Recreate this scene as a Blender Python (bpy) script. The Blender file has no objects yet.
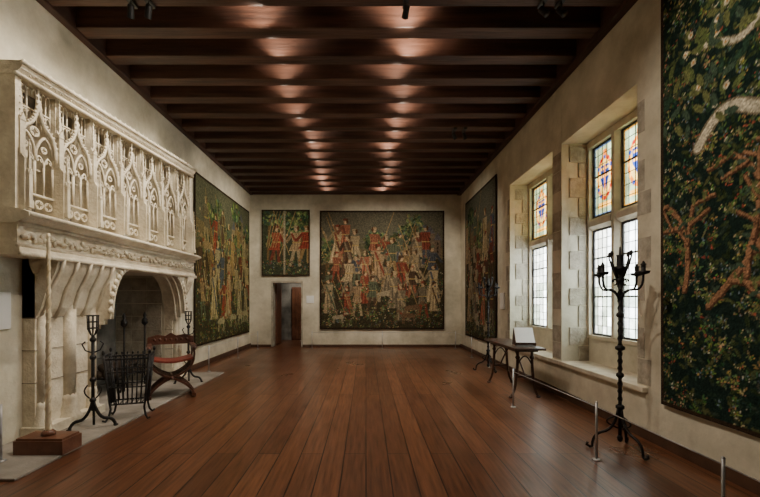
import bpy, math, random
import numpy as np
from mathutils import Vector, Matrix
random.seed(7); rng=np.random.default_rng(5)
XL,XR,YB,YF=-3.7,3.03,12.77,-2.0
ZB,ZC=4.88,5.18
# ------------------------------------------------------------ materials
def newmat(name):
    m=bpy.data.materials.new(name); m.use_nodes=True
    nt=m.node_tree; b=nt.nodes['Principled BSDF']; return m,nt,b
def noisy(name,c1,c2,scale=4,rough=0.8,bump=0.2,bscale=30,metal=0,detail=6,stretch=(1,1,1)):
    m,nt,b=newmat(name); N=nt.nodes; L=nt.links
    tc=N.new('ShaderNodeTexCoord'); mp=N.new('ShaderNodeMapping'); mp.inputs['Scale'].default_value=stretch
    L.new(tc.outputs['Object'],mp.inputs['Vector'])
    n=N.new('ShaderNodeTexNoise'); n.inputs['Scale'].default_value=scale; n.inputs['Detail'].default_value=detail
    if detail>8: n.inputs['Roughness'].default_value=0.68
    r=N.new('ShaderNodeValToRGB'); r.color_ramp.elements[0].position=0.3; r.color_ramp.elements[1].position=0.7
    r.color_ramp.elements[0].color=(*c1,1); r.color_ramp.elements[1].color=(*c2,1)
    L.new(mp.outputs[0],n.inputs['Vector']); L.new(n.outputs[0],r.inputs[0]); L.new(r.outputs[0],b.inputs['Base Color'])
    n2=N.new('ShaderNodeTexNoise'); n2.inputs['Scale'].default_value=bscale; n2.inputs['Detail'].default_value=4
    L.new(mp.outputs[0],n2.inputs['Vector'])
    bp=N.new('ShaderNodeBump'); bp.inputs['Strength'].default_value=bump; bp.inputs['Distance'].default_value=0.02
    L.new(n2.outputs[0],bp.inputs['Height']); L.new(bp.outputs[0],b.inputs['Normal'])
    b.inputs['Roughness'].default_value=rough; b.inputs['Metallic'].default_value=metal
    return m
plaster=noisy('plaster',(0.42,0.385,0.28),(0.78,0.73,0.59),1.3,0.9,0.5,8,detail=12)
stone=noisy('carved_limestone',(0.50,0.43,0.31),(0.84,0.77,0.61),4,0.85,0.5,25,detail=9)
stoned=noisy('shade_and_joint_limestone',(0.12,0.10,0.07),(0.28,0.24,0.18),4,0.9,0.5,25)  # darkened limestone: painted shade for depth behind the tracery; also pier joint lines
quoin=noisy('quoin_stone',(0.26,0.23,0.175),(0.56,0.51,0.41),6,0.9,0.6,30,detail=9)
ledge=noisy('ledge_stone',(0.50,0.44,0.33),(0.74,0.68,0.54),5,0.7,0.3,30)
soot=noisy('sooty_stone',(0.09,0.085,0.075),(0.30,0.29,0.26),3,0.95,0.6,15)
hearthm=noisy('hearth_stone',(0.20,0.18,0.15),(0.34,0.31,0.27),3,0.7,0.3,20)
iron=noisy('wrought_iron',(0.012,0.012,0.013),(0.035,0.032,0.03),10,0.5,0.4,60,metal=0.6)
beamw=noisy('dark_oak_beam',(0.030,0.014,0.009),(0.11,0.05,0.031),3,0.55,0.5,12,stretch=(0.3,4,4),detail=8)
boardw=noisy('ceiling_board',(0.10,0.055,0.038),(0.42,0.28,0.21),3,0.6,0.4,12,stretch=(0.5,3,3))
platew=noisy('wall_plate_oak',(0.035,0.015,0.01),(0.08,0.035,0.022),3,0.6,0.4,12,stretch=(4,0.3,4))
dwood=noisy('dark_wood',(0.028,0.012,0.007),(0.07,0.03,0.016),6,0.4,0.3,25,stretch=(1,1,0.3))
cwood=noisy('walnut_chair_wood',(0.04,0.016,0.01),(0.12,0.045,0.025),6,0.4,0.3,25)
rwood=noisy('red_wood',(0.10,0.038,0.02),(0.19,0.077,0.04),6,0.4,0.2,25)
leather=noisy('red_leather',(0.13,0.022,0.014),(0.25,0.045,0.028),8,0.5,0.3,40)
bboard=noisy('baseboard_wood',(0.05,0.025,0.015),(0.10,0.05,0.028),5,0.5,0.2,25)
ivory=noisy('ivory',(0.62,0.50,0.30),(0.82,0.73,0.54),8,0.5,0.2,20)
steel=noisy('brushed_steel',(0.40,0.41,0.42),(0.55,0.56,0.57),10,0.4,0.05,60,metal=0.6)
white=noisy('label_white',(0.78,0.79,0.78),(0.86,0.87,0.86),3,0.6,0.02,30)
black=noisy('black_metal',(0.012,0.012,0.012),(0.02,0.02,0.02),3,0.5,0.05,30)
lead=noisy('lead_came',(0.03,0.03,0.032),(0.06,0.06,0.062),12,0.6,0.1,40)
logm=noisy('log_bark',(0.04,0.028,0.02),(0.12,0.085,0.06),9,0.9,0.8,20)
# floor
floorm,nt,b=newmat('oak_floorboards'); N=nt.nodes;L=nt.links
tc=N.new('ShaderNodeTexCoord'); sp=N.new('ShaderNodeSeparateXYZ'); cb=N.new('ShaderNodeCombineXYZ')
L.new(tc.outputs['Object'],sp.inputs[0]); L.new(sp.outputs['Y'],cb.inputs['X']); L.new(sp.outputs['X'],cb.inputs['Y'])
br=N.new('ShaderNodeTexBrick'); L.new(cb.outputs[0],br.inputs['Vector'])
br.offset=0.37; br.inputs['Scale'].default_value=1; br.inputs['Brick Width'].default_value=3.9; br.inputs['Row Height'].default_value=0.21
br.inputs['Mortar Size'].default_value=0.006; br.inputs['Mortar Smooth'].default_value=0.2; br.inputs['Bias'].default_value=0.0
br.inputs['Color1'].default_value=(0.108,0.041,0.019,1); br.inputs['Color2'].default_value=(0.180,0.074,0.035,1); br.inputs['Mortar'].default_value=(0.012,0.006,0.004,1)
mp=N.new('ShaderNodeMapping'); mp.inputs['Scale'].default_value=(14,0.8,1); L.new(tc.outputs['Object'],mp.inputs[0])
n=N.new('ShaderNodeTexNoise'); n.inputs['Scale'].default_value=2.5; n.inputs['Detail'].default_value=8; L.new(mp.outputs[0],n.inputs['Vector'])
n3=N.new('ShaderNodeTexNoise'); n3.inputs['Scale'].default_value=0.9; n3.inputs['Detail'].default_value=4; L.new(tc.outputs['Object'],n3.inputs['Vector'])
mr=N.new('ShaderNodeMapRange'); mr.inputs[1].default_value=0.3; mr.inputs[2].default_value=0.7; mr.inputs[3].default_value=0.5; mr.inputs[4].default_value=1.5
L.new(n.outputs[0],mr.inputs[0])
mx=N.new('ShaderNodeMix'); mx.data_type='RGBA'; mx.blend_type='MULTIPLY'; mx.inputs[0].default_value=0.8
L.new(br.outputs['Color'],mx.inputs[6]); L.new(mr.outputs[0],mx.inputs[7]); L.new(mx.outputs[2],b.inputs['Base Color'])
mr2=N.new('ShaderNodeMapRange'); mr2.inputs[3].default_value=0.20; mr2.inputs[4].default_value=0.44; L.new(n3.outputs[0],mr2.inputs[0]); L.new(mr2.outputs[0],b.inputs['Roughness'])
bp=N.new('ShaderNodeBump'); bp.inputs['Strength'].default_value=0.2; bp.inputs['Distance'].default_value=0.01
ad=N.new('ShaderNodeMath'); ad.operation='SUBTRACT'; L.new(n.outputs[0],ad.inputs[0]); L.new(br.outputs['Fac'],ad.inputs[1]); L.new(ad.outputs[0],bp.inputs['Height']); L.new(bp.outputs[0],b.inputs['Normal'])
# tapestry wool
tapm,nt,b=newmat('woven_wool'); N=nt.nodes;L=nt.links
at=N.new('ShaderNodeAttribute'); at.attribute_name='Col'
tc=N.new('ShaderNodeTexCoord'); n=N.new('ShaderNodeTexNoise'); n.inputs['Scale'].default_value=22; n.inputs['Detail'].default_value=6; L.new(tc.outputs['Object'],n.inputs['Vector'])
mr=N.new('ShaderNodeMapRange'); mr.inputs[1].default_value=0.3; mr.inputs[2].default_value=0.7; mr.inputs[3].default_value=0.66; mr.inputs[4].default_value=1.15; L.new(n.outputs[0],mr.inputs[0])
mx=N.new('ShaderNodeMix'); mx.data_type='RGBA'; mx.blend_type='MULTIPLY'; mx.inputs[0].default_value=1
L.new(at.outputs['Color'],mx.inputs[6]); L.new(mr.outputs[0],mx.inputs[7]); L.new(mx.outputs[2],b.inputs['Base Color'])
b.inputs['Roughness'].default_value=0.95; b.inputs['Specular IOR Level'].default_value=0.1
bp=N.new('ShaderNodeBump'); bp.inputs['Strength'].default_value=0.3; bp.inputs['Distance'].default_value=0.01; L.new(n.outputs[0],bp.inputs['Height']); L.new(bp.outputs[0],b.inputs['Normal'])
# glass
glassm=bpy.data.materials.new('leaded_glass'); glassm.use_nodes=True; nt=glassm.node_tree; N=nt.nodes;L=nt.links
N.remove(N['Principled BSDF']); at=N.new('ShaderNodeAttribute'); at.attribute_name='Col'
tr=N.new('ShaderNodeBsdfTransparent'); tl=N.new('ShaderNodeBsdfTranslucent'); ms=N.new('ShaderNodeMixShader'); ms.inputs[0].default_value=0.35
n=N.new('ShaderNodeTexNoise'); n.inputs['Scale'].default_value=7; tc=N.new('ShaderNodeTexCoord'); L.new(tc.outputs['Object'],n.inputs['Vector'])
mr=N.new('ShaderNodeMapRange'); mr.inputs[1].default_value=0.3; mr.inputs[2].default_value=0.7; mr.inputs[3].default_value=0.55; mr.inputs[4].default_value=1.05; L.new(n.outputs[0],mr.inputs[0])
mx=N.new('ShaderNodeMix'); mx.data_type='RGBA'; mx.blend_type='MULTIPLY'; mx.inputs[0].default_value=1
L.new(at.outputs['Color'],mx.inputs[6]); L.new(mr.outputs[0],mx.inputs[7])
L.new(mx.outputs[2],tr.inputs[0]); L.new(mx.outputs[2],tl.inputs[0]); L.new(tr.outputs[0],ms.inputs[1]); L.new(tl.outputs[0],ms.inputs[2]); L.new(ms.outputs[0],N['Material Output'].inputs[0])
# ------------------------------------------------------------ mesh builder
class B:
    def __init__(s): s.v=[];s.f=[];s.m=[];s.sm=[];s.M=None
    def add(s,vs,fs,m=0,smooth=False):
        o=len(s.v)
        if s.M is not None: vs=[tuple(s.M@Vector(p)) for p in vs]
        s.v+= [tuple(p) for p in vs]; s.f+=[tuple(i+o for i in f) for f in fs]; s.m+=[m]*len(fs); s.sm+=[smooth]*len(fs)
    def box(s,x0,x1,y0,y1,z0,z1,m=0):
        vs=[(x0,y0,z0),(x1,y0,z0),(x1,y1,z0),(x0,y1,z0),(x0,y0,z1),(x1,y0,z1),(x1,y1,z1),(x0,y1,z1)]
        s.add(vs,[(0,3,2,1),(4,5,6,7),(0,1,5,4),(1,2,6,5),(2,3,7,6),(3,0,4,7)],m)
    def prism(s,poly,a0,a1,axis='z',m=0):
        n=len(poly)
        def P(p,a):
            if axis=='z': return (p[0],p[1],a)
            if axis=='x': return (a,p[0],p[1])
            return (p[0],a,p[1])
        vs=[P(p,a0) for p in poly]+[P(p,a1) for p in poly]
        fs=[tuple(range(n))[::-1],tuple(range(n,2*n))]+[(i,(i+1)%n,n+(i+1)%n,n+i) for i in range(n)]
        s.add(vs,fs,m)
    def tube(s,pts,r,n=6,m=0,closed=False,smooth=True):
        pts=[Vector(p) for p in pts]; k=len(pts)
        rs=[r]*k if not hasattr(r,'__len__') else list(r)
        vs=[];up=Vector((0,0,1)); prev=None
        for i,p in enumerate(pts):
            if closed: t=pts[(i+1)%k]-pts[i-1]
            else: t=pts[min(i+1,k-1)]-pts[max(i-1,0)]
            t.normalize()
            if prev is None:
                a=up if abs(t.z)<0.9 else Vector((1,0,0)); u=t.cross(a).normalized()
            else:
                u=(prev-t*prev.dot(t)); u=u.normalized() if u.length>1e-6 else t.orthogonal().normalized()
            prev=u; w=t.cross(u)
            for j in range(n):
                a=2*math.pi*(j+0.5)/n; vs.append(p+(u*math.cos(a)+w*math.sin(a))*rs[i])
        fs=[]
        for i in range(k if closed else k-1):
            i2=(i+1)%k
            for j in range(n): j2=(j+1)%n; fs.append((i*n+j,i*n+j2,i2*n+j2,i2*n+j))
        if not closed: fs+= [tuple(range(n))[::-1],tuple((k-1)*n+j for j in range(n))]
        s.add(vs,fs,m,smooth)
    def lathe(s,prof,c,n=12,m=0,smooth=True):
        vs=[];k=len(prof)
        for r,z in prof:
            for j in range(n):
                a=2*math.pi*(j+0.5)/n; vs.append((c[0]+r*math.cos(a),c[1]+r*math.sin(a),c[2]+z))
        fs=[]
        for i in range(k-1):
            for j in range(n): j2=(j+1)%n; fs.append((i*n+j,i*n+j2,(i+1)*n+j2,(i+1)*n+j))
        fs+=[tuple(range(n))[::-1],tuple((k-1)*n+j for j in range(n))]
        s.add(vs,fs,m,smooth)
    def blob(s,c,rx,ry,rz,m=0,n=6):
        prof=[(0.02,-1),(0.7,-0.7),(1,0),(0.7,0.7),(0.02,1)]
        vs=[]
        for r,z in prof:
            for j in range(n):
                a=2*math.pi*j/n; vs.append((c[0]+r*rx*math.cos(a),c[1]+r*ry*math.sin(a),c[2]+z*rz))
        fs=[]
        for i in range(4):
            for j in range(n): j2=(j+1)%n; fs.append((i*n+j,i*n+j2,(i+1)*n+j2,(i+1)*n+j))
        fs+=[tuple(range(n))[::-1],tuple(4*n+j for j in range(n))]
        s.add(vs,fs,m,True)
    def build(s,name,mats,bevel=0,parent=None):
        me=bpy.data.meshes.new(name); me.from_pydata(s.v,[],s.f)
        for m in mats: me.materials.append(m)
        me.polygons.foreach_set('material_index',s.m); me.polygons.foreach_set('use_smooth',s.sm); me.update()
        ob=bpy.data.objects.new(name,me); bpy.context.collection.objects.link(ob)
        if bevel:
            md=ob.modifiers.new('bevel','BEVEL'); md.width=bevel; md.segments=2; md.limit_method='ANGLE'
        if parent: ob.parent=parent
        return ob
def arc(p0,p1,p2,n=8):
    out=[]
    for i in range(n+1):
        t=i/n; out.append(tuple((1-t)**2*a+2*t*(1-t)*b_+t*t*c for a,b_,c in zip(p0,p1,p2)))
    return out
# ------------------------------------------------------------ room shell
w=B(); w.box(XL-1.2,XR+0.7,YF-0.2,YB+2.5,-0.15,0); w.build('floor',[floorm])
w=B(); w.box(XL-0.2,XR+0.2,YF,YB+0.1,ZC,ZC+0.12); w.build('ceiling',[boardw])
w=B(); y=4.40-0.57*11
while y<YB-0.1:
    if y>YF: w.box(XL,XR,y,y+0.21,ZB,ZC,0)
    y+=0.57
w.box(XL,XL+0.1,YF,YB,ZB-0.03,ZC,1); w.box(XR-0.12,XR,YF,YB,ZB-0.05,ZC,1); w.box(XL,XR,YB-0.12,YB,ZB-0.02,ZC,0)
w.build('ceiling_beams',[beamw,platew],0.012)
FY0,FY1,FZ=5.25,7.35,1.94
w=B(); w.box(XL-0.9,XL,YF,FY0,0,ZC,0); w.box(XL-0.9,XL,FY1,YB+0.2,0,ZC,0); w.box(XL-0.9,XL,FY0,FY1,FZ,ZC,0); w.box(XL-1.05,XL-0.9,FY0-0.1,FY1+0.1,0,ZC,1)
random.seed(3)
z=0.03
while z<FZ-0.1:
    yy=FY0
    while yy<FY1-0.05:
        ww=min(random.uniform(0.3,0.5),FY1-yy); w.box(XL-0.9,XL-0.88-random.random()*0.01,yy+0.006,yy+ww-0.006,z+0.005,z+0.225,1); yy+=ww
    for xx in (XL-0.88,XL-0.6,XL-0.32):
        w.box(xx+0.005,xx+0.27,FY1-0.02,FY1,z+0.005,z+0.225,2)
    z+=0.235
w.build('wall_left',[plaster,soot,quoin])
DX0,DX1,DZ=-3.03,-2.02,2.1
w=B(); w.box(XL,DX0,YB,YB+0.4,0,ZC); w.box(DX1,XR+0.1,YB,YB+0.4,0,ZC); w.box(DX0,DX1,YB,YB+0.4,DZ,ZC)
w.build('wall_back',[plaster])
w=B(); w.box(XL,XR+0.6,YF-0.15,YF,0,ZC); w.build('wall_front',[plaster])
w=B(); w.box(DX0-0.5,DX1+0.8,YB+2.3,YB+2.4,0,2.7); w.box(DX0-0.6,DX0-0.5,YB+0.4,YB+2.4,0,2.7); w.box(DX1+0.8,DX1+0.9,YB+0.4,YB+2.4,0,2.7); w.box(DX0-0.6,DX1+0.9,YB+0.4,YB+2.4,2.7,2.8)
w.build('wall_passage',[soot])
w=B(); w.box(DX0+0.02,DX0+0.07,YB+0.42,YB+1.2,0.01,2.06)
for k in range(5): w.box(DX0+0.07,DX0+0.085,YB+0.44+k*0.15,YB+0.57+k*0.15,0.03,2.04)
w.box(DX0+0.25,DX1-0.22,YB+2.2,YB+2.28,0.0,1.98)
for k in range(4): w.box(DX0+0.27+k*0.13,DX0+0.38+k*0.13,YB+2.17,YB+2.2,0.05,1.93)
w.build('door_1',[rwood],0.004)
w=B(); w.box(DX0-0.0,DX0+0.05,YB-0.0,YB+0.4,0,DZ); w.box(DX1-0.05,DX1,YB,YB+0.4,0,DZ); w.box(DX0+0.05,DX1-0.05,YB,YB+0.4,DZ-0.05,DZ)
w.build('trim_door',[quoin],0.006)
# right wall with window recesses
XWN=3.45; XO=3.75; ZR=3.92; ZS=0.5
w=B()
w.prism([(XR,YF),(XO,YF),(XO,4.75),(XWN,4.75),(XR,4.47)],0,ZC)
w.box(XR,XO,6.2,6.5,0,ZC); w.box(XR,XO,8.42,YB+0.2,0,ZC)
for a,b_ in ((4.47,6.2),(6.5,8.42)):
    w.box(XR+0.002,XO,a,b_,0,ZS-0.001); w.box(XR+0.001,XO,a,b_,ZR,ZC)
    w.box(XWN,XO,a,b_,ZS,0.92)
random.seed(11)
for yj in (6.2,8.42):
    z=ZS+0.02;k=0
    while z<ZR-0.2:
        h=random.uniform(0.22,0.34); d=0.28 if k%2 else 0.14
        w.box(XWN-d-0.02,XWN,yj-0.016,yj,z+0.006,min(z+h,ZR)-0.006,1); z+=h;k+=1
for (ya,yb,sg) in ((6.21,6.49,0),(8.42,8.66,1),(4.25,4.46,1)):
    z=ZS+0.08;k=0
    while z<ZR-0.3:
        h=random.uniform(0.24,0.36); t=.10 if k%2 else 0
        if k%3!=2: w.box(XR-0.005,XR+0.002,ya+(t if ya==4.25 else 0),yb-(t if ya==8.42 else 0),z,z+h-0.012,1)
        z+=h;k+=1
w.build('wall_right',[plaster,quoin],0.005)
w=B(); w.box(XR-0.06,XWN,4.3,6.2,ZS,ZS+0.06); w.box(XR-0.06,XWN,6.5,8.42,ZS,ZS+0.06); w.box(XR-0.06,XR,6.2,6.5,ZS,ZS+0.06)
w.build('trim_window_bench',[ledge],0.01)
w=B(); w.box(XR-0.025,XR,YF,YB,0,0.11); w.build('baseboard_right',[bboard],0.005)
w=B(); w.box(XL,XL+0.025,7.75,YB,0,0.12); w.box(XL,XL+0.025,YF,3.25,0,0.12); w.build('baseboard_left',[bboard],0.005)
w=B(); w.box(XL+0.03,DX0,YB-0.025,YB,0,0.08); w.box(DX1,XR-0.03,YB-0.025,YB,0,0.08); w.build('baseboard_back',[bboard],0.005)
# ------------------------------------------------------------ coloured grids
class Paint:
    def __init__(s,W,H,res,base):
        s.W,s.H=W,H; s.nx=int(W/res)+1; s.nz=int(H/res)+1
        s.x=np.linspace(0,W,s.nx); s.z=np.linspace(0,H,s.nz)
        s.C=np.empty((s.nz,s.nx,3)); s.C[:]=base
    def _bb(s,x0,x1,z0,z1):
        return (np.searchsorted(s.x,x0),np.searchsorted(s.x,x1),np.searchsorted(s.z,z0),np.searchsorted(s.z,z1))
    def ell(s,cx,cz,rx,rz,ang,col,a=1.0):
        R=max(rx,rz); i0,i1,j0,j1=s._bb(cx-R,cx+R,cz-R,cz+R)
        if i1<=i0 or j1<=j0: return
        X,Z=np.meshgrid(s.x[i0:i1]-cx,s.z[j0:j1]-cz); c,sn=math.cos(ang),math.sin(ang)
        m=((X*c+Z*sn)/rx)**2+((-X*sn+Z*c)/rz)**2<1
        t=s.C[j0:j1,i0:i1]; t[m]=t[m]*(1-a)+np.array(col)*a
    def poly(s,pts,col,a=1.0):
        xs=[p[0] for p in pts]; zs=[p[1] for p in pts]; i0,i1,j0,j1=s._bb(min(xs),max(xs),min(zs),max(zs))
        if i1<=i0 or j1<=j0: return
        X,Z=np.meshgrid(s.x[i0:i1],s.z[j0:j1]); m=np.zeros(X.shape,bool); n=len(pts)
        for i in range(n):
            x1,z1=pts[i]; x2,z2=pts[(i+1)%n]
            if z1==z2: continue
            c=((z1>Z)!=(z2>Z))&(X<(x2-x1)*(Z-z1)/(z2-z1)+x1); m^=c
        t=s.C[j0:j1,i0:i1]; t[m]=t[m]*(1-a)+np.array(col)*a
    def line(s,p,q,wd,col):
        dx,dz=q[0]-p[0],q[1]-p[1]; l=math.hypot(dx,dz) or 1e-6; nx,nz=-dz/l*wd/2,dx/l*wd/2
        s.poly([(p[0]+nx,p[1]+nz),(q[0]+nx,q[1]+nz),(q[0]-nx,q[1]-nz),(p[0]-nx,p[1]-nz)],col)
    def path(s,pts,wd,col):
        for i in range(len(pts)-1): s.line(pts[i],pts[i+1],wd,col); s.ell(pts[i][0],pts[i][1],wd/2,wd/2,0,col)
    def mesh(s,name,org,u,nrm,mat,wave=0.006,thick=0.015,noise=0.12):
        C=s.C*(1+rng.normal(0,noise,(s.nz,s.nx,1))) ; C=np.clip(C,0,1)
        C=np.where(C<=0.04045,C/12.92,((C+0.055)/1.055)**2.4)
        X,Z=np.meshgrid(s.x,s.z); wv=wave*np.sin(X*5.1+Z*0.4)*(1-Z/s.H*0.7)+wave
        P=np.stack([org[k]+u[k]*X+nrm[k]*wv for k in range(3)],-1); P[...,2]+=Z
        V=P.reshape(-1,3); idx=np.arange(s.nx*s.nz).reshape(s.nz,s.nx)
        F=np.stack([idx[:-1,:-1],idx[:-1,1:],idx[1:,1:],idx[1:,:-1]],-1).reshape(-1,4)
        me=bpy.data.meshes.new(name); me.from_pydata(V.tolist(),[],F.tolist())
        ca=me.color_attributes.new('Col','FLOAT_COLOR','POINT')
        ca.data.foreach_set('color',np.concatenate([C.reshape(-1,3),np.ones((len(V),1))],1).ravel())
        me.materials.append(mat); me.update(); ob=bpy.data.objects.new(name,me); bpy.context.collection.objects.link(ob)
        if thick:
            md=ob.modifiers.new('thick','SOLIDIFY'); md.thickness=thick; md.offset=0
        return ob
R=random.Random(21)
GR=[(0.22,0.29,0.18),(0.29,0.36,0.22),(0.36,0.41,0.25),(0.18,0.27,0.21),(0.42,0.44,0.28),(0.26,0.33,0.27)]
FL=[(0.66,0.36,0.28),(0.74,0.68,0.52),(0.70,0.58,0.34),(0.44,0.50,0.56),(0.74,0.72,0.64),(0.58,0.28,0.23),(0.70,0.52,0.42)]
def plant(p,x,z,s):
    g=R.choice(GR[1:]); n=R.randint(4,8)
    p.line((x,z-s*0.6),(x,z+s*0.7),s*0.07,g)
    for k in range(n):
        a=R.uniform(0,6.28); d=s*R.uniform(0.3,0.7); p.ell(x+math.cos(a)*d,z+math.sin(a)*d,s*0.3,s*0.11,a,tuple(c*R.uniform(.85,1.3) for c in g))
    c=R.choice(FL)
    for k in range(R.randint(1,4)):
        a=R.uniform(0,6.28); d=s*R.uniform(0.1,0.85); p.ell(x+math.cos(a)*d,z+math.sin(a)*d,s*0.13,s*0.13,0,c)
def tree(p,x,z0,z1,s,dark=1.0):
    p.line((x,z0),(x+R.uniform(-.1,.1),z1),s*0.16,(0.40*dark,0.32*dark,0.21*dark))
    for k in range(45):
        a=R.uniform(0,6.28); d=s*math.sqrt(R.random())*0.6; g=R.choice(GR); f=R.uniform(0.7,1.4)*dark
        p.ell(x+math.cos(a)*d,z1+math.sin(a)*d*0.8,s*0.14,s*0.08,R.uniform(0,3),tuple(min(1,c*f) for c in g))
ROBE=[(0.56,0.27,0.21),(0.62,0.38,0.29),(0.32,0.35,0.40),(0.70,0.63,0.49),(0.58,0.48,0.32),(0.36,0.28,0.22),(0.62,0.56,0.44),(0.38,0.42,0.34),(0.45,0.25,0.20),(0.50,0.46,0.38),(0.64,0.54,0.42),(0.66,0.61,0.50)]
def person(p,x,z,h,col=None):
    c=col or R.choice(ROBE); c2=R.choice(ROBE); d=R.choice([-1,1]); w=h*0.13
    sk=(0.74,0.63,0.50)
    lean=R.uniform(-.08,.08)*h
    if R.random()<0.5:
        p.poly([(x-w*1.5,z),(x+w*1.6,z),(x+w*0.75+lean,z+h*0.55),(x+w+lean,z+h*0.82),(x-w+lean,z+h*0.82),(x-w*0.7+lean,z+h*0.55)],c)
        for k in range(5): xx=x-w+k*w*0.5; p.line((xx*1.0,z),(x+lean+(k-2)*w*.25,z+h*0.55),h*0.014,tuple(v*(0.6 if k%2 else 1.3) for v in c))
        p.line((x-w*.6+lean,z+h*.8),(x+w*1.2,z+h*.1),h*.05,c2)
    else:
        p.line((x-w*0.9,z),(x-w*0.3+lean,z+h*0.45),h*0.075,c2); p.line((x+w*1.0,z),(x+w*0.3+lean,z+h*0.45),h*0.075,c2)
        p.poly([(x-w*1.1,z+h*0.38),(x+w*1.1,z+h*0.38),(x+w*0.7+lean,z+h*0.58),(x+w+lean,z+h*0.82),(x-w+lean,z+h*0.82),(x-w*0.7+lean,z+h*0.58)],c)
        for k in range(3): p.line((x-w*.6+k*w*.6,z+h*.4),(x-w*.4+k*w*.4+lean,z+h*.8),h*.014,tuple(v*.65 for v in c))
    p.line((x-w*0.75+lean,z+h*0.58),(x+w*0.75+lean,z+h*0.58),h*0.02,(0.7,0.6,0.36))
    e=(x+d*w*1.6,z+h*0.58); hd=(x+d*w*2.5,z+h*R.uniform(0.55,0.85))
    p.line((x+d*w*0.8+lean,z+h*0.78),e,h*0.07,tuple(v*0.8 for v in c)); p.line(e,hd,h*0.055,tuple(v*0.85 for v in c)); p.ell(hd[0],hd[1],h*.03,h*.03,0,sk)
    p.ell(x+lean,z+h*0.91,h*0.05,h*0.065,0,sk); p.ell(x+lean,z+h*0.965,h*0.07,h*0.035,0,c2); p.ell(x+lean-d*w*.35,z+h*0.93,h*0.03,h*0.06,0,(0.35,0.24,0.15))
    if R.random()<0.5: p.line((hd[0]-d*h*.2,hd[1]-h*.55),(hd[0]+d*h*.22,hd[1]+h*.6),h*0.018,(0.64,0.54,0.36))
def dog(p,x,z,s,c=None):
    c=c or R.choice([(0.68,0.64,0.53),(0.62,0.53,0.40),(0.46,0.36,0.27),(0.64,0.60,0.50)]); d=R.choice([-1,1])
    for k,o in enumerate((-.35,-.27,.28,.36)): p.line((x+o*s,z),(x+o*s*0.85,z+s*0.4),s*0.05,c)
    p.ell(x,z+s*0.45,s*0.42,s*0.13,0.08*d,c); p.ell(x+d*s*0.25,z+s*0.46,s*0.18,s*0.17,0,c)
    p.line((x+d*s*0.36,z+s*0.5),(x+d*s*0.5,z+s*0.68),s*0.11,c); p.ell(x+d*s*0.58,z+s*0.7,s*0.14,s*0.065,-0.3*d,c)
    p.line((x-d*s*0.4,z+s*0.5),(x-d*s*0.6,z+s*0.68),s*0.03,c); p.line((x+d*s*0.42,z+s*0.52),(x+d*s*0.45,z+s*0.62),s*0.13,(0.55,0.27,0.2))
def finish(p,bw=0.05):
    W,H=p.W,p.H
    for (a,b_,c,d) in ((0,0,W,bw),(0,H-bw,W,H),(0,0,bw,H),(W-bw,0,W,H)):
        p.poly([(a,b_),(c+.001,b_),(c+.001,d+.001),(a,d+.001)],(0.22,0.17,0.13))
def hunt(W,H,n,ndog,seed,res=0.015,sky=True,castle=True,hs=1.0):
    R.seed(seed); p=Paint(W,H,res,(0.27,0.25,0.18))
    if sky:
        p.poly([(0,H*.62),(W,H*.66),(W,H),(0,H)],(0.40,0.40,0.34))
        for k in range(14):
            x=R.uniform(0,W); p.ell(x,H*R.uniform(.58,.72),R.uniform(.3,.7),R.uniform(.1,.25),0,R.choice([(0.44,0.40,0.29),(0.50,0.44,0.33),(0.38,0.38,0.29)]))
    if castle:
        cx=W*0.72
        for k,(o,w_,h_) in enumerate(((-.5,.28,.6),(-.2,.35,.75),(.15,.3,.95),(.5,.3,.7),(.8,.2,.5))):
            c=(0.58-.03*k,0.52-.03*k,0.42-.02*k); x0=cx+o
            p.poly([(x0,H*.62),(x0+w_,H*.62),(x0+w_,H*.62+h_),(x0,H*.62+h_)],c)
            p.poly([(x0-.03,H*.62+h_),(x0+w_+.03,H*.62+h_),(x0+w_/2,H*.62+h_+.25)],(0.38,0.38,0.42))
            for q in range(3): p.ell(x0+w_/2,H*.62+h_*(.25+.25*q),.025,.05,0,(0.22,0.18,0.14))
    for k in range(int(W*3)): tree(p,R.uniform(0.1,W-.1),H*.3,H*R.uniform(.6,.93),R.uniform(.3,.6),R.uniform(.8,1.25))
    for row in range(4):
        z=H*(0.56-0.145*row); m=n//3+ (row==1)
        for k in range(m):
            x=(k+R.uniform(.1,.9))/m*(W-.3)+.15; person(p,x,z+R.uniform(-.2,.2),H*R.uniform(.24,.34)*hs)
            for q in range(4): plant(p,R.uniform(0,W),z+R.uniform(-.2,.4),.14)
        for k in range(max(1,ndog//3)): dog(p,R.uniform(.4,W-.4),z-R.uniform(0,.2),R.uniform(.5,.7))
    for k in range(int(W*50)): plant(p,R.uniform(0,W),abs(R.gauss(0,.13))*H,R.uniform(.06,.1))
    for k in range(ndog): dog(p,R.uniform(.4,W-.4),R.uniform(.1,H*.10),R.uniform(.4,.6))
    finish(p); return p
p=hunt(3.96,3.77,24,2,12); g=p.C.mean(2,keepdims=True); p.C=(p.C*.82+g*.18)*np.array([.88,.85,.80]); p.mesh('figured_tapestry',(-1.47,YB-0.04,0.57),(1,0,0),(0,-1,0),tapm)
R.seed(4); p=Paint(1.53,2.1,0.015,(0.26,0.28,0.21))
for k in range(7): tree(p,R.uniform(.1,1.4),.5,R.uniform(1.0,1.9),.45,1.15)
person(p,.4,.35,1.25,(0.60,0.30,0.23)); person(p,1.05,.3,1.3,(0.68,0.58,0.44)); person(p,1.33,.4,1.2,(0.6,0.28,0.22)); 
for k in range(5): p.line((.15+.07*k,.9),(.4+.1*k,2.05),.02,(0.62,0.52,0.36))
for k in range(70): plant(p,R.uniform(0,1.5),R.uniform(0,.5),.07)
p.poly([(0.70,0),(0.76,0),(0.76,2.1),(0.70,2.1)],(0.62,0.58,0.48)); finish(p,.04)
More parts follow.
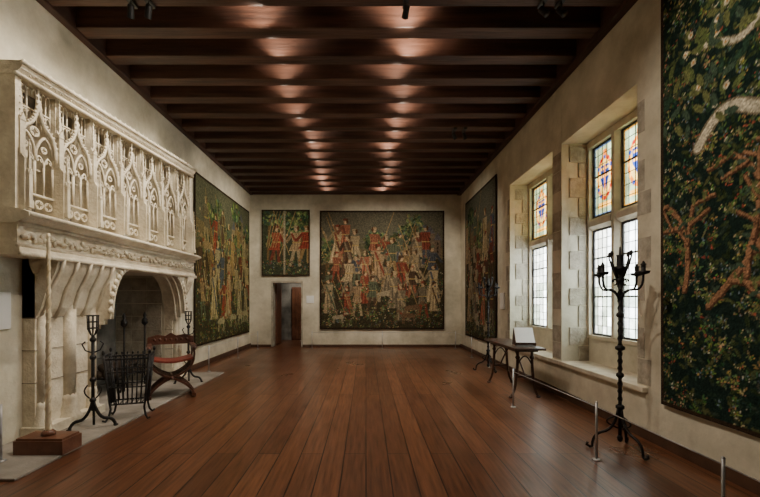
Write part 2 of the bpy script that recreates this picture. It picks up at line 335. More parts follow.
p.C*=.95; p.mesh('tapestry_fragment',(-3.32,YB-0.04,2.27),(1,0,0),(0,-1,0),tapm)
p=hunt(4.0,3.78,20,3,9); p.C*=np.array([.86,.88,0.78]); p.mesh('woodland_tapestry',(XL+0.025,8.55,0.49),(0,1,0),(1,0,0),tapm)
p=hunt(2.85,3.95,13,4,15,castle=False); p.C*=0.8; p.mesh('courtly_tapestry',(XR-0.025,12.05,0.45),(0,-1,0),(-1,0,0),tapm)
# near foreground verdure: flowers, tan boughs and a pale scrolling ribbon
R.seed(33); W,H=2.6,4.1
p=Paint(W,H,0.0105,(0.11,0.17,0.15))
for k in range(1500): 
    x,z=R.uniform(0,W),R.uniform(0,H); g=R.choice(GR); p.ell(x,z,.045,.016,R.uniform(0,3),tuple(c*.75 for c in g))
for k in range(1250): plant(p,R.uniform(0,W),R.uniform(0,H),R.uniform(.04,.075))
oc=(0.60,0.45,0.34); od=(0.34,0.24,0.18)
def bough(x,z,a,l,wd,depth):
    pts=[(x,z)]
    n=max(4,int(l/.06)); cur=R.uniform(-.10,.10)
    for i in range(n): a+=cur+R.uniform(-.08,.08); x+=math.cos(a)*.06; z+=math.sin(a)*.06; pts.append((x,z))
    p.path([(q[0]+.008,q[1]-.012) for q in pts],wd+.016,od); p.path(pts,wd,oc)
    for q in pts[1::2]:
        sd=R.choice([-1,1]); p.ell(q[0]+.05*sd,q[1]+.02,.045,.018,R.uniform(0,3),R.choice(GR[2:]))
    if depth:
        for q in (pts[n//3],pts[2*n//3],pts[-1]): bough(q[0],q[1],a+R.choice([-1,1])*R.uniform(.6,1.0),l*.55,wd*.7,depth-1)
for bx0,bz0,a0 in ((.30,1.15,1.2),(.55,1.0,.75),(.9,1.25,1.5),(1.2,1.05,1.0),(1.6,1.2,1.9),(2.0,1.0,1.6)): bough(bx0,bz0,a0,.95,.045,2)
cr=(0.78,0.75,0.66)
for off,ph in ((2.42,0),(3.15,1.6)):
    rb=[(0.45+0.05*t, off+0.14*math.sin(t*0.33+ph)+0.016*t) for t in range(0,38)]
    p.path(rb,.12 if ph==0 else .07,(0.50,0.46,0.38)); p.path(rb,.085 if ph==0 else .045,cr)
for k in range(90): 
    x=0.75+R.gauss(0,.35); z=R.uniform(2.6,3.95); p.ell(x,z,.07,.03,R.uniform(0,3),R.choice(GR[2:]))
    if k%5==0: p.ell(x+.03,z,.03,.03,0,cr); p.ell(x+.03,z,.012,.012,0,(0.75,0.55,0.3))
finish(p,.035); p.mesh('millefleurs_tapestry',(XR-0.03,4.05,0.45),(0,-1,0),(-1,0,0),tapm,noise=0.14)
# ------------------------------------------------------------ windows
def window(name,y0,y1,ym):
    f=B(); zb,zt,t0,t1=0.92,3.92,2.56,2.74; x0,x1=XWN-0.03,XWN+0.12; mw=0.07
    f.box(x0,x1,y0,y0+0.06,zb,zt); f.box(x0,x1,y1-0.06,y1,zb,zt); f.box(x0,x1,y0+.06,y1-.06,zt-0.1,zt); f.box(x0,x1,y0+.06,y1-.06,zb,zb+0.05)
    f.prism([(x0-.02,ym-.03),(x0-.02,ym+.03),(x0+.05,ym+mw),(x1,ym+mw),(x1,ym-mw),(x0+.05,ym-mw)],zb+.05,zt-.1)
    for a,b_ in ((y0+.06,ym-mw),(ym+mw,y1-.06)):
        f.prism([(x0-.01,t0+.05),(x0-.01,t1-.04),(x0+.05,t1),(x1,t1),(x1,t0),(x0+.05,t0)],a,b_,'y')
        for (z0,z1,up) in ((zb+.05,t0,0),(t1,zt-.1,1)):
            xg=XWN+.05
            for q in ((a,a+.035,z0,z1),(b_-.035,b_,z0,z1),(a+.035,b_-.035,z0,z0+.03),(a+.035,b_-.035,z1-.03,z1)): f.box(xg-.02,xg+.01,*q,1)
            nx=5 
            for k in range(1,nx): yy=a+(b_-a)*k/nx; f.box(xg-.006,xg+.004,yy-.006,yy+.006,z0,z1,1)
            nz=int((z1-z0)/.135)
            for k in range(1,nz):
                zz=z0+(z1-z0)*k/nz; r=.012 if k%4==0 else .005; f.box(xg-.006-(.01 if k%4==0 else 0),xg+.004,a,b_,zz-r,zz+r,1)
            W,H=b_-a,z1-z0
            p=Paint(W,H,0.011,(0.90,0.93,0.94))
            for k in range(nx):
                for j in range(nz):
                    v=R.uniform(.80,.98); c=(v*.95,v*.99,v*1.0) if not up else (v*.50,v*.56,v*.44)
                    if not up and j<nz*.5 and R.random()<.5: c=(v*.74,v*.80,v*.76)
                    p.poly([(W*k/nx,H*j/nz),(W*(k+1)/nx+.01,H*j/nz),(W*(k+1)/nx+.01,H*(j+1)/nz+.01),(W*k/nx,H*(j+1)/nz+.01)],c)
            if up:
                A=(0.62,0.33,0.06);Bl=(0.11,0.19,0.42);Rd=(0.45,0.08,0.05);Yl=(0.76,0.55,0.20)
                e=.045
                for q in ((0,0,W,e),(0,H-e,W,H),(0,0,e,H),(W-e,0,W,H)): p.poly([(q[0],q[1]),(q[2],q[1]),(q[2],q[3]),(q[0],q[3])],(0.55,0.38,0.13) if W>.58 else (0.20,0.27,0.40))
                cx,cz=W/2,H*.52
                p.ell(cx,cz,W*.34,H*.31,0,A); p.ell(cx,cz,W*.27,H*.25,0,(0.68,0.56,0.30))
                for t in range(12): p.ell(cx+W*.31*math.cos(t*.5236),cz+H*.28*math.sin(t*.5236),.03,.03,0,R.choice([Rd,Bl,Yl]))
                sh=lambda k:[(cx-W*k,cz+H*.17),(cx+W*k,cz+H*.17),(cx+W*k,cz-.02),(cx,cz-H*.19),(cx-W*k,cz-.02)]
                p.poly(sh(.19),Bl if W>.55 else Rd); 
                for q in range(2): p.line((cx-W*.17,cz+H*(.12-.1*q)),(cx+W*.17,cz+H*(.12-.1*q)),.03,Yl)
                p.line((cx,cz+H*.17),(cx,cz-H*.17),.025,A)
                p.line((cx,cz+H*.3),(cx,cz+H*.38),.08,A); p.poly([(cx-W*.3,cz-H*.40),(cx+W*.3,cz-H*.40),(cx+W*.26,cz-H*.33),(cx-W*.26,cz-H*.33)],Yl)
            o=p.mesh('glass',(xg,a,z0),(0,1,0),(1,0,0),glassm,wave=0,thick=0,noise=0.03); panes.append(o)
    panes_=list(panes); ob=f.build(name,[ledge,lead],0.004)
    for q in panes_: q.parent=ob
    panes.clear()
panes=[]
window('window_1',6.6,8.42,7.52); window('window_2',4.75,6.2,5.52)
w=B(); w.box(XWN-.03,XWN+.12,6.5,6.6,.92,3.92); w.build('trim_window_jamb',[ledge],0.005)
# ------------------------------------------------------------ fireplace mantel
f=B(); R.seed(8)
XB=XL+.004
MY0,MY1=3.85,7.68
f.box(XB,-3.62,MY0,MY1,2.3,3.86,1)  # back panel in dark stone, recess shade put into its colour
f.box(XB,-3.34,MY0-.02,MY1+.02,FZ+.06,2.26)
f.box(XB,-3.30,MY0-.04,MY1+.04,FZ,FZ+.07)
f.prism([(-3.34,2.24),(-3.20,2.30),(-3.20,2.34),(-3.28,2.37),(-3.46,2.40),(XB,2.40),(XB,2.24)],MY0-.05,MY1+.05,'y')
for z,x,r in ((FZ+.0,-3.29,.028),(FZ+.09,-3.33,.02),(2.235,-3.31,.022),(2.32,-3.20,.02),(3.86,-3.34,.025),(3.98,-3.28,.025)):
    f.tube([(x,MY0-.04,z),(x,MY1+.04,z)],r,8)
f.prism([(XB,3.86),(-3.36,3.86),(-3.30,3.92),(-3.27,3.98),(-3.27,4.0),(XB,4.02)],MY0-.03,MY1+.03,'y')
f.box(XB,-3.36,MY0-.02,MY0+.05,2.38,3.87); f.box(XB,-3.36,MY1-.05,MY1+.02,2.38,3.87)
def leaves(z,x,n,s):
    for k in range(n):
        y=MY0+(k+.5)/n*(MY1-MY0)
        f.blob((x,y,z+s*.4*math.sin(k*1.9)),s*.5,s*.8,s*.45,n=5)
        f.blob((x,y+s*.7,z-s*.5*math.sin(k*1.9)),s*.35,s*.35,s*.6,n=5)
    f.tube([(x,MY0+i/80*(MY1-MY0),z+s*.55*math.sin(i*.95)) for i in range(81)],s*.16,5)
leaves(2.12,-3.32,46,.06); leaves(3.92,-3.32,70,.03)
NM=7; MW=(MY1-MY0)/NM
def pinnacle(x,y,z0,z1,zt,s,crk=6):
    f.box(x-s,x+s,y-s,y+s,z0,z1)
    f.box(x-s*1.35,x+s*1.35,y-s*1.35,y+s*1.35,z0,z0+.06)
    f.prism([(x-s*1.2,z1),(x+s*1.2,z1),(x,z1+s*3)],y-s*1.2,y+s*1.2,'y'); f.prism([(y-s*1.2,z1),(y+s*1.2,z1),(y,z1+s*3)],x-s*1.2,x+s*1.2,'x')
    f.lathe([(s*1.0,0),(s*.25,zt-z1-.02),(s*.15,zt-z1)],(x,y,z1),4,smooth=False)
    for k in range(crk):
        t=(k+.6)/(crk+.3); zz=z1+t*(zt-z1); rr=s*1.0*(1-t)+s*.35
        for dx,dy in ((1,1),(1,-1)): f.blob((x+rr*dx*.75,y+rr*dy*.75,zz),s*.3,s*.3,s*.3,n=5)
    f.blob((x,y,zt),s*.5,s*.5,s*.5,n=6)
def parch(y0,y1,zs,h,x,r,mode=0,cusp=False):
    yc=(y0+y1)/2
    for a in (y0,y1):
        if mode==1: pts=arc((x,a,zs),(x,a,zs+h*.4),(x,a+(yc-a)*.5,zs+h*.52),6)[:-1]+arc((x,a+(yc-a)*.5,zs+h*.52),(x,a+(yc-a)*.92,zs+h*.64),(x,yc,zs+h),7)
        else: pts=arc((x,a,zs),(x,a,zs+h*.7),(x,yc,zs+h),7)
        f.tube(pts,r,5)
        if mode==1:
            for p_ in pts[1:-1]: f.blob((p_[0]+.008,p_[1]-(yc-a)*.05,p_[2]+r*1.2),r*.7,r*.7,r*.8,n=5)
        if cusp:
            q=pts[4]; f.tube(arc(q,(x,q[1]+(yc-a)*.35,q[2]-h*.30),(x,yc-(yc-a)*.25,q[2]+h*.08),4),r*.7,4)
def ring(yc,zc,rad,x,r):
    f.tube([(x,yc+rad*math.cos(a*math.pi/6),zc+rad*math.sin(a*math.pi/6)) for a in range(12)],r,5,closed=True)
    for q in range(4):
        an=q*math.pi/2+.785; f.tube(arc((x,yc+rad*math.cos(an-.5),zc+rad*math.sin(an-.5)),(x,yc+rad*.2*math.cos(an),zc+rad*.2*math.sin(an)),(x,yc+rad*math.cos(an+.5),zc+rad*math.sin(an+.5)),4),r*.7,4)
for k in range(NM+1):
    y=MY0+k*MW; y=min(max(y,MY0+.05),MY1-.05)
    f.box(-3.62,-3.40,y-.022,y+.022,2.38,3.87)
    f.box(-3.42,-3.30,y-.034,y+.034,2.38,2.95); f.prism([(-3.42,2.95),(-3.30,2.95),(-3.37,3.06),(-3.42,3.06)],y-.034,y+.034,'y')
    pinnacle(-3.375,y,3.0,3.38,3.84,.030)
    pinnacle(-3.285,y,2.40,2.78,3.16,.020,4)
for k in range(NM):
    y0=MY0+k*MW+.035; y1=MY0+(k+1)*MW-.035; yc=(y0+y1)/2; w_=y1-y0; x=-3.42
    q4=[y0+w_*j/4 for j in range(5)]
    f.box(x-.03,x+.02,y0,y1,2.60,2.622)
    for j in range(4): ring((q4[j]+q4[j+1])/2,2.505,w_*.10,x,.009)
    for j in range(5): f.tube([(x,q4[j],2.62),(x,q4[j],3.02)],.012 if j%2 else .016,5)
    for j in range(4): parch(q4[j],q4[j+1],2.94,.15,x,.011,0,True)
    parch(y0,yc,3.02,.30,x+.01,.015,0,False); parch(yc,y1,3.02,.30,x+.01,.015,0,False)
    for a in (q4[1],q4[3]): ring(a,3.17,w_*.075,x,.009)
    ring(yc,3.35,w_*.11,x,.012)
    parch(y0,y1,3.05,.66,x+.04,.022,1,False)
    f.tube([(x+.04,yc,3.66),(x+.04,yc,3.84)],.010,5)
    for zz,s_ in ((3.76,.028),(3.83,.018)): 
        for dd in (-1,1): f.blob((x+.04,yc+dd*s_*.7,zz),s_*.4,s_*.5,s_*.4,n=5)
    for j in range(9):
        yy=y0+w_*j/8
        if abs(yy-yc)>w_*.1: f.tube([(x-.03,yy,3.40),(x-.03,yy,3.80)],.008,4)
        if j<8: parch(yy,yy+w_/8,3.77,.085,x-.03,.007); 
    f.box(x-.05,x-.02,y0,y1,3.60,3.615)
    for j in range(8): yy=y0+w_*j/8; parch(yy,yy+w_/8,3.52,.07,x-.03,.006)
    for j in (1,3): f.tube([(x-.14,q4[j],2.4),(x-.14,q4[j],3.4)],.010,4)
    f.box(x-.16,x-.12,y0,y1,2.95,2.97)
for k in range(NM*5):
    y=MY0+(k+.5)/(NM*5)*(MY1-MY0); f.blob((-3.34,y,4.03),.02,.03,.04,n=5)
f.v=[(x,y,(z if z<2.4 else 2.4+(z-2.4)*(0.87+0.14*(y-MY0)/(MY1-MY0)))) for x,y,z in f.v]
def pier(y0,y1,inner,sgn):
    f.box(XB,-3.56,y0,y1,.03,FZ)
    n=3; ys=[y0+.08+(y1-y0-.16)*i/(n-1) for i in range(n)]
    for i,y in enumerate(ys):
        r=.055 if i!=1 else .075
        f.tube([(-3.55,y,.35),(-3.55,y,FZ-.35)],r,10)
        f.lathe([(r*1.9,0),(r*1.9,.1),(r*1.5,.14),(r*1.6,.2),(r*1.15,.26),(r*1.25,.30),(r,.36)],(-3.55,y,.03),8)
        f.lathe([(r,0),(r*1.35,.03),(r*1.05,.06),(r*1.3,.2),(r*2.1,.34),(r*2.2,.40)],(-3.55,y,FZ-.40),8)
    f.box(XB,-3.44,y0-.03,y1+.03,.03,.13)
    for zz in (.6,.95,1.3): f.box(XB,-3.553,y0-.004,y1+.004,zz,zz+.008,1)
    e=inner; L_=.55
    for j,(x0,x1,o) in enumerate(((XB,-3.50,0),(-3.50,-3.41,.06),(-3.41,-3.33,.13))):
        pts=[(e-sgn*.05,1.12+o),(e,1.12+o)]+[(e+sgn*(L_-o)*(1-math.cos(t*math.pi/20)),1.12+o+(FZ-1.12-o)*math.sin(t*math.pi/20)) for t in range(1,11)]+[(e-sgn*.05,FZ)]
        f.prism(pts,x0,x1,'x')
        f.tube([(x1,a,b_) for a,b_ in pts[1:-1]],.02,6)
    for t in range(1,10): 
        a=t*math.pi/20; f.blob((-3.32,e+sgn*(L_-.13)*(1-math.cos(a))-sgn*.06,1.25+(FZ-1.25)*math.sin(a)),.03,.045,.045,n=6)
    f.prism([(-3.56,1.3),(-3.50,1.4),(-3.44,1.6),(-3.34,1.8),(-3.30,FZ),(XB,FZ),(XB,1.3)],y0,y1,'y')
    for q in range(5):
        yy=y0+.05+(y1-y0-.1)*q/4; f.tube([(-3.55,yy,1.3),(-3.48,yy,1.42),(-3.42,yy,1.62),(-3.31,yy,1.82),(-3.28,yy,FZ)],.022,6)
pier(4.3,FY0,FY0,1); pier(FY1,7.66,FY1,-1)
f.v=[(max(x,XB),y,max(z,.026)) for x,y,z in f.v]
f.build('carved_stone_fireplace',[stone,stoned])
w=B(); w.box(XL+.0,-2.9,3.3,8.2,0,.025); w.box(XL-.9,XL,FY0,FY1,0,.025); w.build('hearth_slab',[hearthm],0.006)
# ------------------------------------------------------------ spiral tusk on plinth
w=B(); w.M=Matrix.Translation((-3.12,3.93,.025))
w.box(-.235,.235,-.13,.13,0,.13); w.box(-.22,.22,-.115,.115,.13,.15)
P=[];RR=[]
for i in range(61): P.append((0.0,0.0,.15+i*.033)); RR.append(.027*(1-i/60*.5))
w.tube(P,RR,10,1)
for q in range(2): w.tube([((RR[i//2]-.001)*math.cos(i*.45+q*math.pi),(RR[i//2]-.001)*math.sin(i*.45+q*math.pi),.15+i*.0165) for i in range(120)],.007,4,1)
w.lathe([(.06,0),(.06,.03),(.04,.05)],(0,0,.15),12,0)
w.build('spiral_tusk_on_plinth',[rwood,ivory],0)
# ------------------------------------------------------------ andirons
def andiron(loc,rot,s=1):
    w=B(); w.M=Matrix.Translation(loc)@Matrix.Rotation(rot,4,'Z')@Matrix.Scale(s,4)
    for s_ in (-1,1):
        w.tube(arc((0,0,.32),(0,s_*.05,.1),(0,s_*.13,.1),6)+arc((0,s_*.13,.1),(0,s_*.2,.1),(0,s_*.22,.0),5)[1:],.018,6)
        w.blob((0,s_*.22,.012),.03,.03,.012)
        w.tube([(0,s_*(.03+.05*math.sin(t*.55)),.34+.03*t) for t in range(6)],.008,5)
    w.tube([(0,0,.2),(0,0,1.05)],.018,8)
    for z in (.32,.55,.8,1.0): w.lathe([(.018,-.03),(.034,-.01),(.034,.01),(.018,.03)],(0,0,z),8)
    w.tube([(-.02,0,.2),(-.1,0,.18),(-.12,0,0.01)],.014,6)
    for k in range(8):
        a=k*math.pi/4; w.tube([(.02*math.cos(a),.02*math.sin(a),1.05),(.05*math.cos(a),.05*math.sin(a),1.12),(.055*math.cos(a),.055*math.sin(a),1.27)],.006,5)
    for z,r in ((1.13,.052),(1.2,.054),(1.27,.057)): w.tube([(r*math.cos(a*math.pi/8),r*math.sin(a*math.pi/8),z) for a in range(16)],.007,5,closed=True)
    w.tube([(0,0,.85),(.0,.07,.88),(0,.1,.95),(0,.07,.98)],.008,5); w.tube([(0,0,.85),(.0,-.07,.88),(0,-.1,.95),(0,-.07,.98)],.008,5)
    return w.build('andiron',[iron])
andiron((-3.14,4.6,.025),math.radians(-60),1.02); andiron((-3.16,7.12,.025),math.radians(-70))
w=B(); w.M=Matrix.Translation((-2.98,5.05,.025))@Matrix.Rotation(math.radians(20),4,'Z')@Matrix.Scale(.9,4)
def bx(u,v,z):
    k=1+.28*(z-.2)/.65
    return (u*.21*k,v*.15*k,z)
for z,r in ((.22,.011),(.45,.009),(.66,.009),(.84,.013)):
    w.tube([bx(1,1,z),bx(-1,1,z),bx(-1,-1,z),bx(1,-1,z)],r,6,closed=True,smooth=False)
for i in range(9):
    u=-1+2*i/8
    for v in (-1,1):
        a=bx(u,v,.22); c=bx(u,v,.88); w.tube([a,bx(u,v*1.02,.5),c],.008,5); w.blob(c,.014,.014,.02)
for j in range(1,6):
    v=-1+2*j/6
    for u in (-1,1): w.tube([bx(u,v,.22),bx(u,v,.88)],.008,5); w.blob(bx(u,v,.88),.014,.014,.02)
for u in (-1,1):
    for v in (-1,1):
        w.tube([bx(u,v,.9),bx(u,v,.25),(u*.2,v*.15,.16),(u*.22,v*.17,.06),(u*.25,v*.2,.012),(u*.28,v*.22,.03)],.014,6)
        w.blob(bx(u,v,.93),.02,.02,.035)
for i in range(6): u=-1+2*(i+.5)/6; w.tube([(u*.2,-.15,.22),(u*.2,.15,.22)],.008,5)
w.build('iron_fire_basket',[iron])
w=B(); w.M=Matrix.Translation((-4.1,6.75,.025))
for s_ in (-1,1):
    w.tube([(.2,s_*.3,0),(.2,s_*.3,1.05)],.016,6); w.tube([(.2,s_*.3,.2),(-.3,s_*.3,.2),(-.32,s_*.3,0)],.016,6)
    w.lathe([(.015,0),(.05,.04),(.05,.1),(.02,.14),(.03,.18),(.005,.24)],(.2,s_*.3,1.03),8)
    w.tube([(.2,s_*.3-.1,0),(.2,s_*.3-.07,.1),(.2,s_*.3,.15),(.2,s_*.3+.07,.1),(.2,s_*.3+.1,0)],.014,6)
for z in (.25,.36,.47): w.tube([(.2,-.3,z),(.2,.3,z)],.01,6)
for k in range(7): w.tube([(.2,-.24+k*.08,.2),(.2,-.24+k*.08,.52)],.007,5)
for k,(x,z) in enumerate(((-.05,.28),(.08,.28),(-.18,.28),(0,.38),(-.12,.39))): w.tube([(x,-.38,z),(x+.02,0,z+.01),(x,.38,z)],.06,9,1)
w.build('fire_grate',[iron,logm])
# ------------------------------------------------------------ X-frame chair
def xchair(loc,rot,s=1.0):
    w=B(); w.M=Matrix.Translation(loc)@Matrix.Rotation(rot,4,'Z')@Matrix.Scale(s,4)
    D=.44
    ns=6
    for k in range(ns):
        y=-D/2+D*k/(ns-1)
        for s_ in (-1,1):
            yy=y+s_*.012
            pts=arc((-.32*s_,yy,.03),(-.24*s_,yy,.2),(0,yy,.30),7)[:-1]+arc((0,yy,.30),(.26*s_,yy,.38),(.31*s_,yy,.56),7)
            if k in (0,ns-1): pts=pts+[(.32*s_,yy,.66),(.31*s_,yy,.76)]
            w.tube(pts,.021,4,0,smooth=False)
    w.tube([(0,-D/2-.03,.30),(0,D/2+.03,.30)],.024,8)
    for s_ in (-1,1):
        w.box(s_*.31-.03,s_*.31+.03,-D/2-.05,D/2+.05,0,.045)
        w.prism([(-D/2-.09,.76),(-D/2-.07,.80),(D/2+.03,.80),(D/2+.03,.76)],s_*.31-.035,s_*.31+.035,'x')
        w.tube([(s_*.31,-D/2-.08,.785),(s_*.31,-D/2-.11,.76),(s_*.31,-D/2-.09,.735)],.022,6)
        w.box(s_*.30-.02,s_*.30+.02,-D/2,D/2,.545,.575)
    n=8
    for i in range(n):
        a=-.30+.6*i/n; b_=-.30+.6*(i+1)/n; za=.575-.05*math.cos(a/.3*1.57); zb_=.575-.05*math.cos(b_/.3*1.57)
        w.prism([(a,za),(b_,zb_),(b_,zb_+.03),(a,za+.03)],-D/2+.0,D/2,'y',1)
    w.prism([(-.34,.78),(.34,.78),(.34,.90),(.2,.94),(.08,.92),(0,.97),(-.08,.92),(-.2,.94),(-.34,.90)],D/2-.0,D/2+.03,'y',0)
    for q in range(7): w.blob((-.24+q*.08,D/2-.002,.86),.022,.008,.025)
    return w.build('folding_x_chair',[cwood,leather])
xchair((-3.04,6.25,.0252),math.radians(28),.98)
# ------------------------------------------------------------ wrought iron torcheres
def torchere(loc):
    w=B(); w.M=Matrix.Translation(loc)
    for k in range(3):
        a=k*2*math.pi/3+math.radians(-75); c,s_=math.cos(a),math.sin(a)
        prof=arc((.015,0,.42),(.04,0,.2),(.16,0,.17),7)+arc((.16,0,.17),(.25,0,.14),(.25,0,.02),6)[1:]+[(.27,0,.012),(.30,0,.03),(.29,0,.055)]
        w.tube([(p_[0]*c,p_[0]*s_,p_[2]) for p_ in prof],.014,6)
        pr=[(.10*math.sin(t*.5)+.02,.22+.02*t) for t in range(7)]; w.tube([(r*c,r*s_,z) for r,z in pr],.008,5)
    w.tube([(0.0,0,.12),(0,0,1.78)],.0165,8)
    for t in range(2): w.tube([(.018*math.cos(i*.5+t*3.14),.018*math.sin(i*.5+t*3.14),.45+i*.012) for i in range(105)],.006,4)
    for z,r in ((.43,.04),(.75,.035),(1.02,.045),(1.35,.035),(1.7,.04)): w.lathe([(.015,-.03),(r,-.012),(r,.012),(.015,.03)],(0,0,z),10)
    w.blob((0,0,.12),.03,.03,.04)
    for k in range(4):
        a=k*math.pi/2+.35; c,s_=math.cos(a),math.sin(a)
        prof=arc((.01,0,1.5),(.06,0,1.62),(.16,0,1.6),6)+arc((.16,0,1.6),(.235,0,1.6),(.235,0,1.74),5)[1:]
        w.tube([(p_[0]*c,p_[0]*s_,p_[2]) for p_ in prof],.011,6)
        w.tube([((.06+.03*math.cos(t*.8))*c,(.06+.03*math.cos(t*.8))*s_,1.68+.03*math.sin(t*.8)) for t in range(7)],.007,5)
        w.lathe([(.01,0),(.05,.012),(.06,.035),(.02,.03),(.02,.09),(.028,.1),(.02,.1),(.005,.13)],(.235*c,.235*s_,1.74),10)
        w.tube([(.03*c,.03*s_,1.72),(.09*c,.09*s_,1.84),(.12*c,.12*s_,1.93),(.10*c,.10*s_,1.97)],[.012,.01,.008,.008],5)
        w.blob((.115*c,.115*s_,1.96),.02,.02,.03)
    w.lathe([(.015,0),(.05,.05),(.06,.08),(.03,.09),(.028,.18),(.035,.2),(.01,.2),(.006,.28)],(0,0,1.75),10)
    return w.build('wrought_iron_torchere',[iron])
torchere((2.54,4.0,0)); torchere((2.58,8.45,0))
# ------------------------------------------------------------ table
w=B(); TX0,TX1,TY0,TY1=2.2,2.66,5.9,7.45
w.box(TX0,TX1,TY0,TY1,.752,.785); w.box(TX0+.06,TX1-.06,TY0+.14,TY1-.14,.715,.752)
for y in (TY0+.22,TY1-.22):
    for s_,xc in ((-1,TX0+.12),(1,TX1-.12)):
        w.tube(arc((xc,y,.72),(xc,y,.4),(xc+s_*.02,y,.3),5)+arc((xc+s_*.02,y,.3),(xc+s_*.03,y,.12),(xc+s_*.1,y,.02),5)[1:],[.024]*5+[.02]*6,6)
        w.blob((xc+s_*.1,y,.02),.04,.03,.02); w.lathe([(.025,-.03),(.04,0),(.025,.03)],(xc,y,.62),8)
    w.box(TX0+.1,TX1-.1,y-.015,y+.015,.31,.345)
    w.tube(arc((TX0+.12,y,.5),((TX0+TX1)/2,y,.78),(TX1-.12,y,.5),8),.012,6)
for s_ in (-1,1): 
    yb=TY0+.22 if s_<0 else TY1-.22
    w.tube(arc(((TX0+TX1)/2,yb,.34),((TX0+TX1)/2,yb-s_*.15,.5),((TX0+TX1)/2,yb-s_*.45,.72),8),.014,6)
w.build('trestle_table',[dwood],0.004)
w=B(); w.M=Matrix.Translation((2.48,6.3,.785))@Matrix.Rotation(math.radians(-8),4,'Z')
w.prism([(-.15,.04),(-.14,.03),(.03,.27),(.02,.28)],-.14,.14,'x',0); w.prism([(.10,0),(.11,0),(.035,.27),(.025,.27)],-.13,.13,'x',1); w.box(-.15,.15,-.16,.13,0,.012,1)
for s_ in (-1,1): w.prism([(-.15,.012),(.10,.012),(.03,.27),(-.14,.03)],s_*.145-.004,s_*.145+.004,'x',2)
w.prism([(-.157,.03),(-.145,.03),(-.145,.06),(-.157,.06)],-.15,.15,'x',2)
w.build('tabletop_sign_stand',[white,steel,dwood])
# ------------------------------------------------------------ barriers
def barrier(pts,z0=0):
    w=B()
    for x,y in pts:
        w.tube([(x,y,z0),(x,y,.54)],.011,8); w.lathe([(.04,z0),(.04,z0+.008),(.012,z0+.015)],(x,y,0),12); w.blob((x,y,.54),.013,.013,.01)
    for i in range(len(pts)-1):
        a,b_=pts[i],pts[i+1]
        w.tube([(a[0],a[1],.5),(b_[0],b_[1],.5)],.0045,5)
    w.build('wire_barrier',[steel])
barrier([(2.15,1.2),(2.17,2.43),(2.16,3.75),(2.06,5.6)])
barrier([(2.75,8.9),(2.75,10.4),(2.75,12.3),(0.5,12.3),(-1.66,12.3)])
barrier([(-3.32,3.36),(-3.34,3.66)],.0252)
barrier([(-3.3,8.4),(-3.3,10.3),(-3.3,12.2)])
w=B(); w.box(3.005,3.03,8.72,8.98,1.3,1.66); w.build('wall_label',[white],.003)
w=B(); w.box(XL,XL+.02,3.6,4.15,1.2,1.58); w.build('wall_label',[white],.003)
w=B(); w.box(-1.90,-1.66,YB-.02,YB,1.4,1.64); w.build('wall_label',[white],.003)
def fixture(x,y,tx,ty,tz,n=2):
    for k in range(n):
        w=B(); xx=x+k*.2
        w.box(xx-.03,xx+.03,y-.1,y+.1,4.85,4.88); w.tube([(xx,y,4.86),(xx,y,4.78)],.01,6)
        c=Vector((xx,y,4.75)); d=(Vector((tx,ty,tz))-c).normalized()
        w.tube([c-d*.07,c-d*.06,c+d*.06,c+d*.065],[.022,.034,.038,.04],12)
        w.build('track_spotlight',[black])
def snap(y):
    b0=4.40-0.57*11; k=round((y-b0-.105)/.57); return b0+.57*k+.105
fixture(1.75,snap(7.8),3,9,2.5); fixture(2.0,snap(4.6),3,3,2.5); fixture(-2.65,snap(4.6),-3.6,6,2.5,2)
fixture(.45,snap(4.6),0,9,2.5,1)
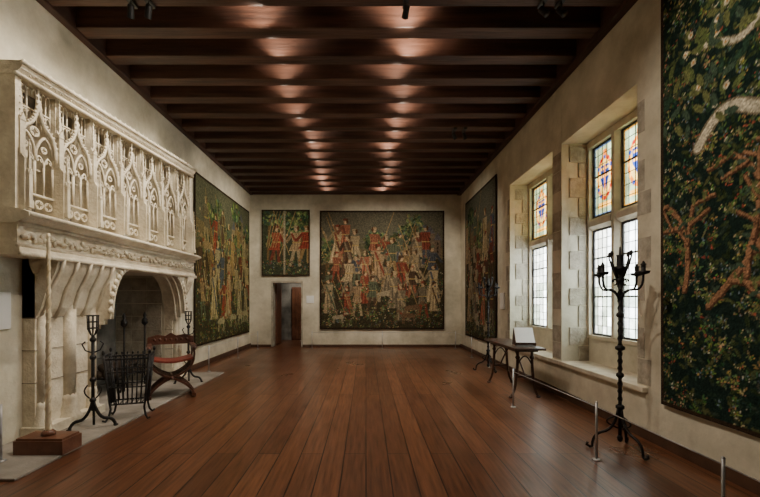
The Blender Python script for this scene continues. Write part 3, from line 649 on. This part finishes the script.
# ------------------------------------------------------------ lights
def spot(loc,tgt,power,size=70,blend=.8,col=(1,.88,.72),r=.06):
    l=bpy.data.lights.new('spot','SPOT'); l.energy=power; l.spot_size=math.radians(size); l.spot_blend=blend; l.color=col; l.shadow_soft_size=r
    o=bpy.data.objects.new('gallery_spot_lamp',l); bpy.context.collection.objects.link(o); o.location=loc
    o.rotation_euler=(Vector(tgt)-Vector(loc)).to_track_quat('-Z','Y').to_euler(); return o
random.seed(5)
y=4.40-0.57*3
while y<YB-.6:
    yc=y+.21+.18
    for x in (-1.25,.57):
        xx=x+random.uniform(-.07,.07)
        spot((xx,yc-.02,4.76),(xx+random.uniform(-.12,.12),yc+random.uniform(-.03,.05),5.18),60*random.uniform(.6,1.35),125,1,(1,.85,.70),.02)
    y+=.57
K=3.6
for (yy,ty,pw) in ((4.2,4.3,66),(5.4,5.4,66),(6.7,6.8,62)): spot((-2.1,yy,4.84),(XL,ty,2.7),pw*K,85,1,(1,.89,.74),.04)
for (yy,ty,pw) in ((3.6,4.4,60),(6.2,6.6,45),(8.6,9.6,95),(10.2,11.4,95)): spot((.0,yy,4.8),(XL,ty,2.9),pw*K,66)
for (yy,ty,pw) in ((2.2,2.9,105),(9.2,10.6,60)): spot((-.6,yy,4.8),(XR,ty,2.7),pw*K,60)
for x,pw in ((-2.4,60),(.0,90),(1.4,80)): spot((x,8.9,4.8),(x,YB,2.5),pw*K,62)
for yy in (3,5.5,8,10.5): spot((-.3,yy,4.8),(-.3,yy+.3,0),64*K,120,1,(1,.86,.70),.2)
spot((DX1-.3,YB+1.2,2.6),(DX0+.5,YB+2.2,1),60,110)
wd=bpy.data.worlds.new('World'); bpy.context.scene.world=wd; wd.use_nodes=True
bg=wd.node_tree.nodes['Background']; bg.inputs[0].default_value=(1.0,0.985,0.96,1); bg.inputs[1].default_value=17.0
# ------------------------------------------------------------ camera
cam=bpy.data.cameras.new('Camera'); co=bpy.data.objects.new('Camera',cam); bpy.context.collection.objects.link(co)
co.location=(0,0,1.5); co.rotation_euler=(math.radians(90),0,0); cam.sensor_width=36; cam.lens=36*400/760
cam.shift_x=14/760; cam.shift_y=51.5/760; cam.clip_start=.05
bpy.context.scene.camera=co
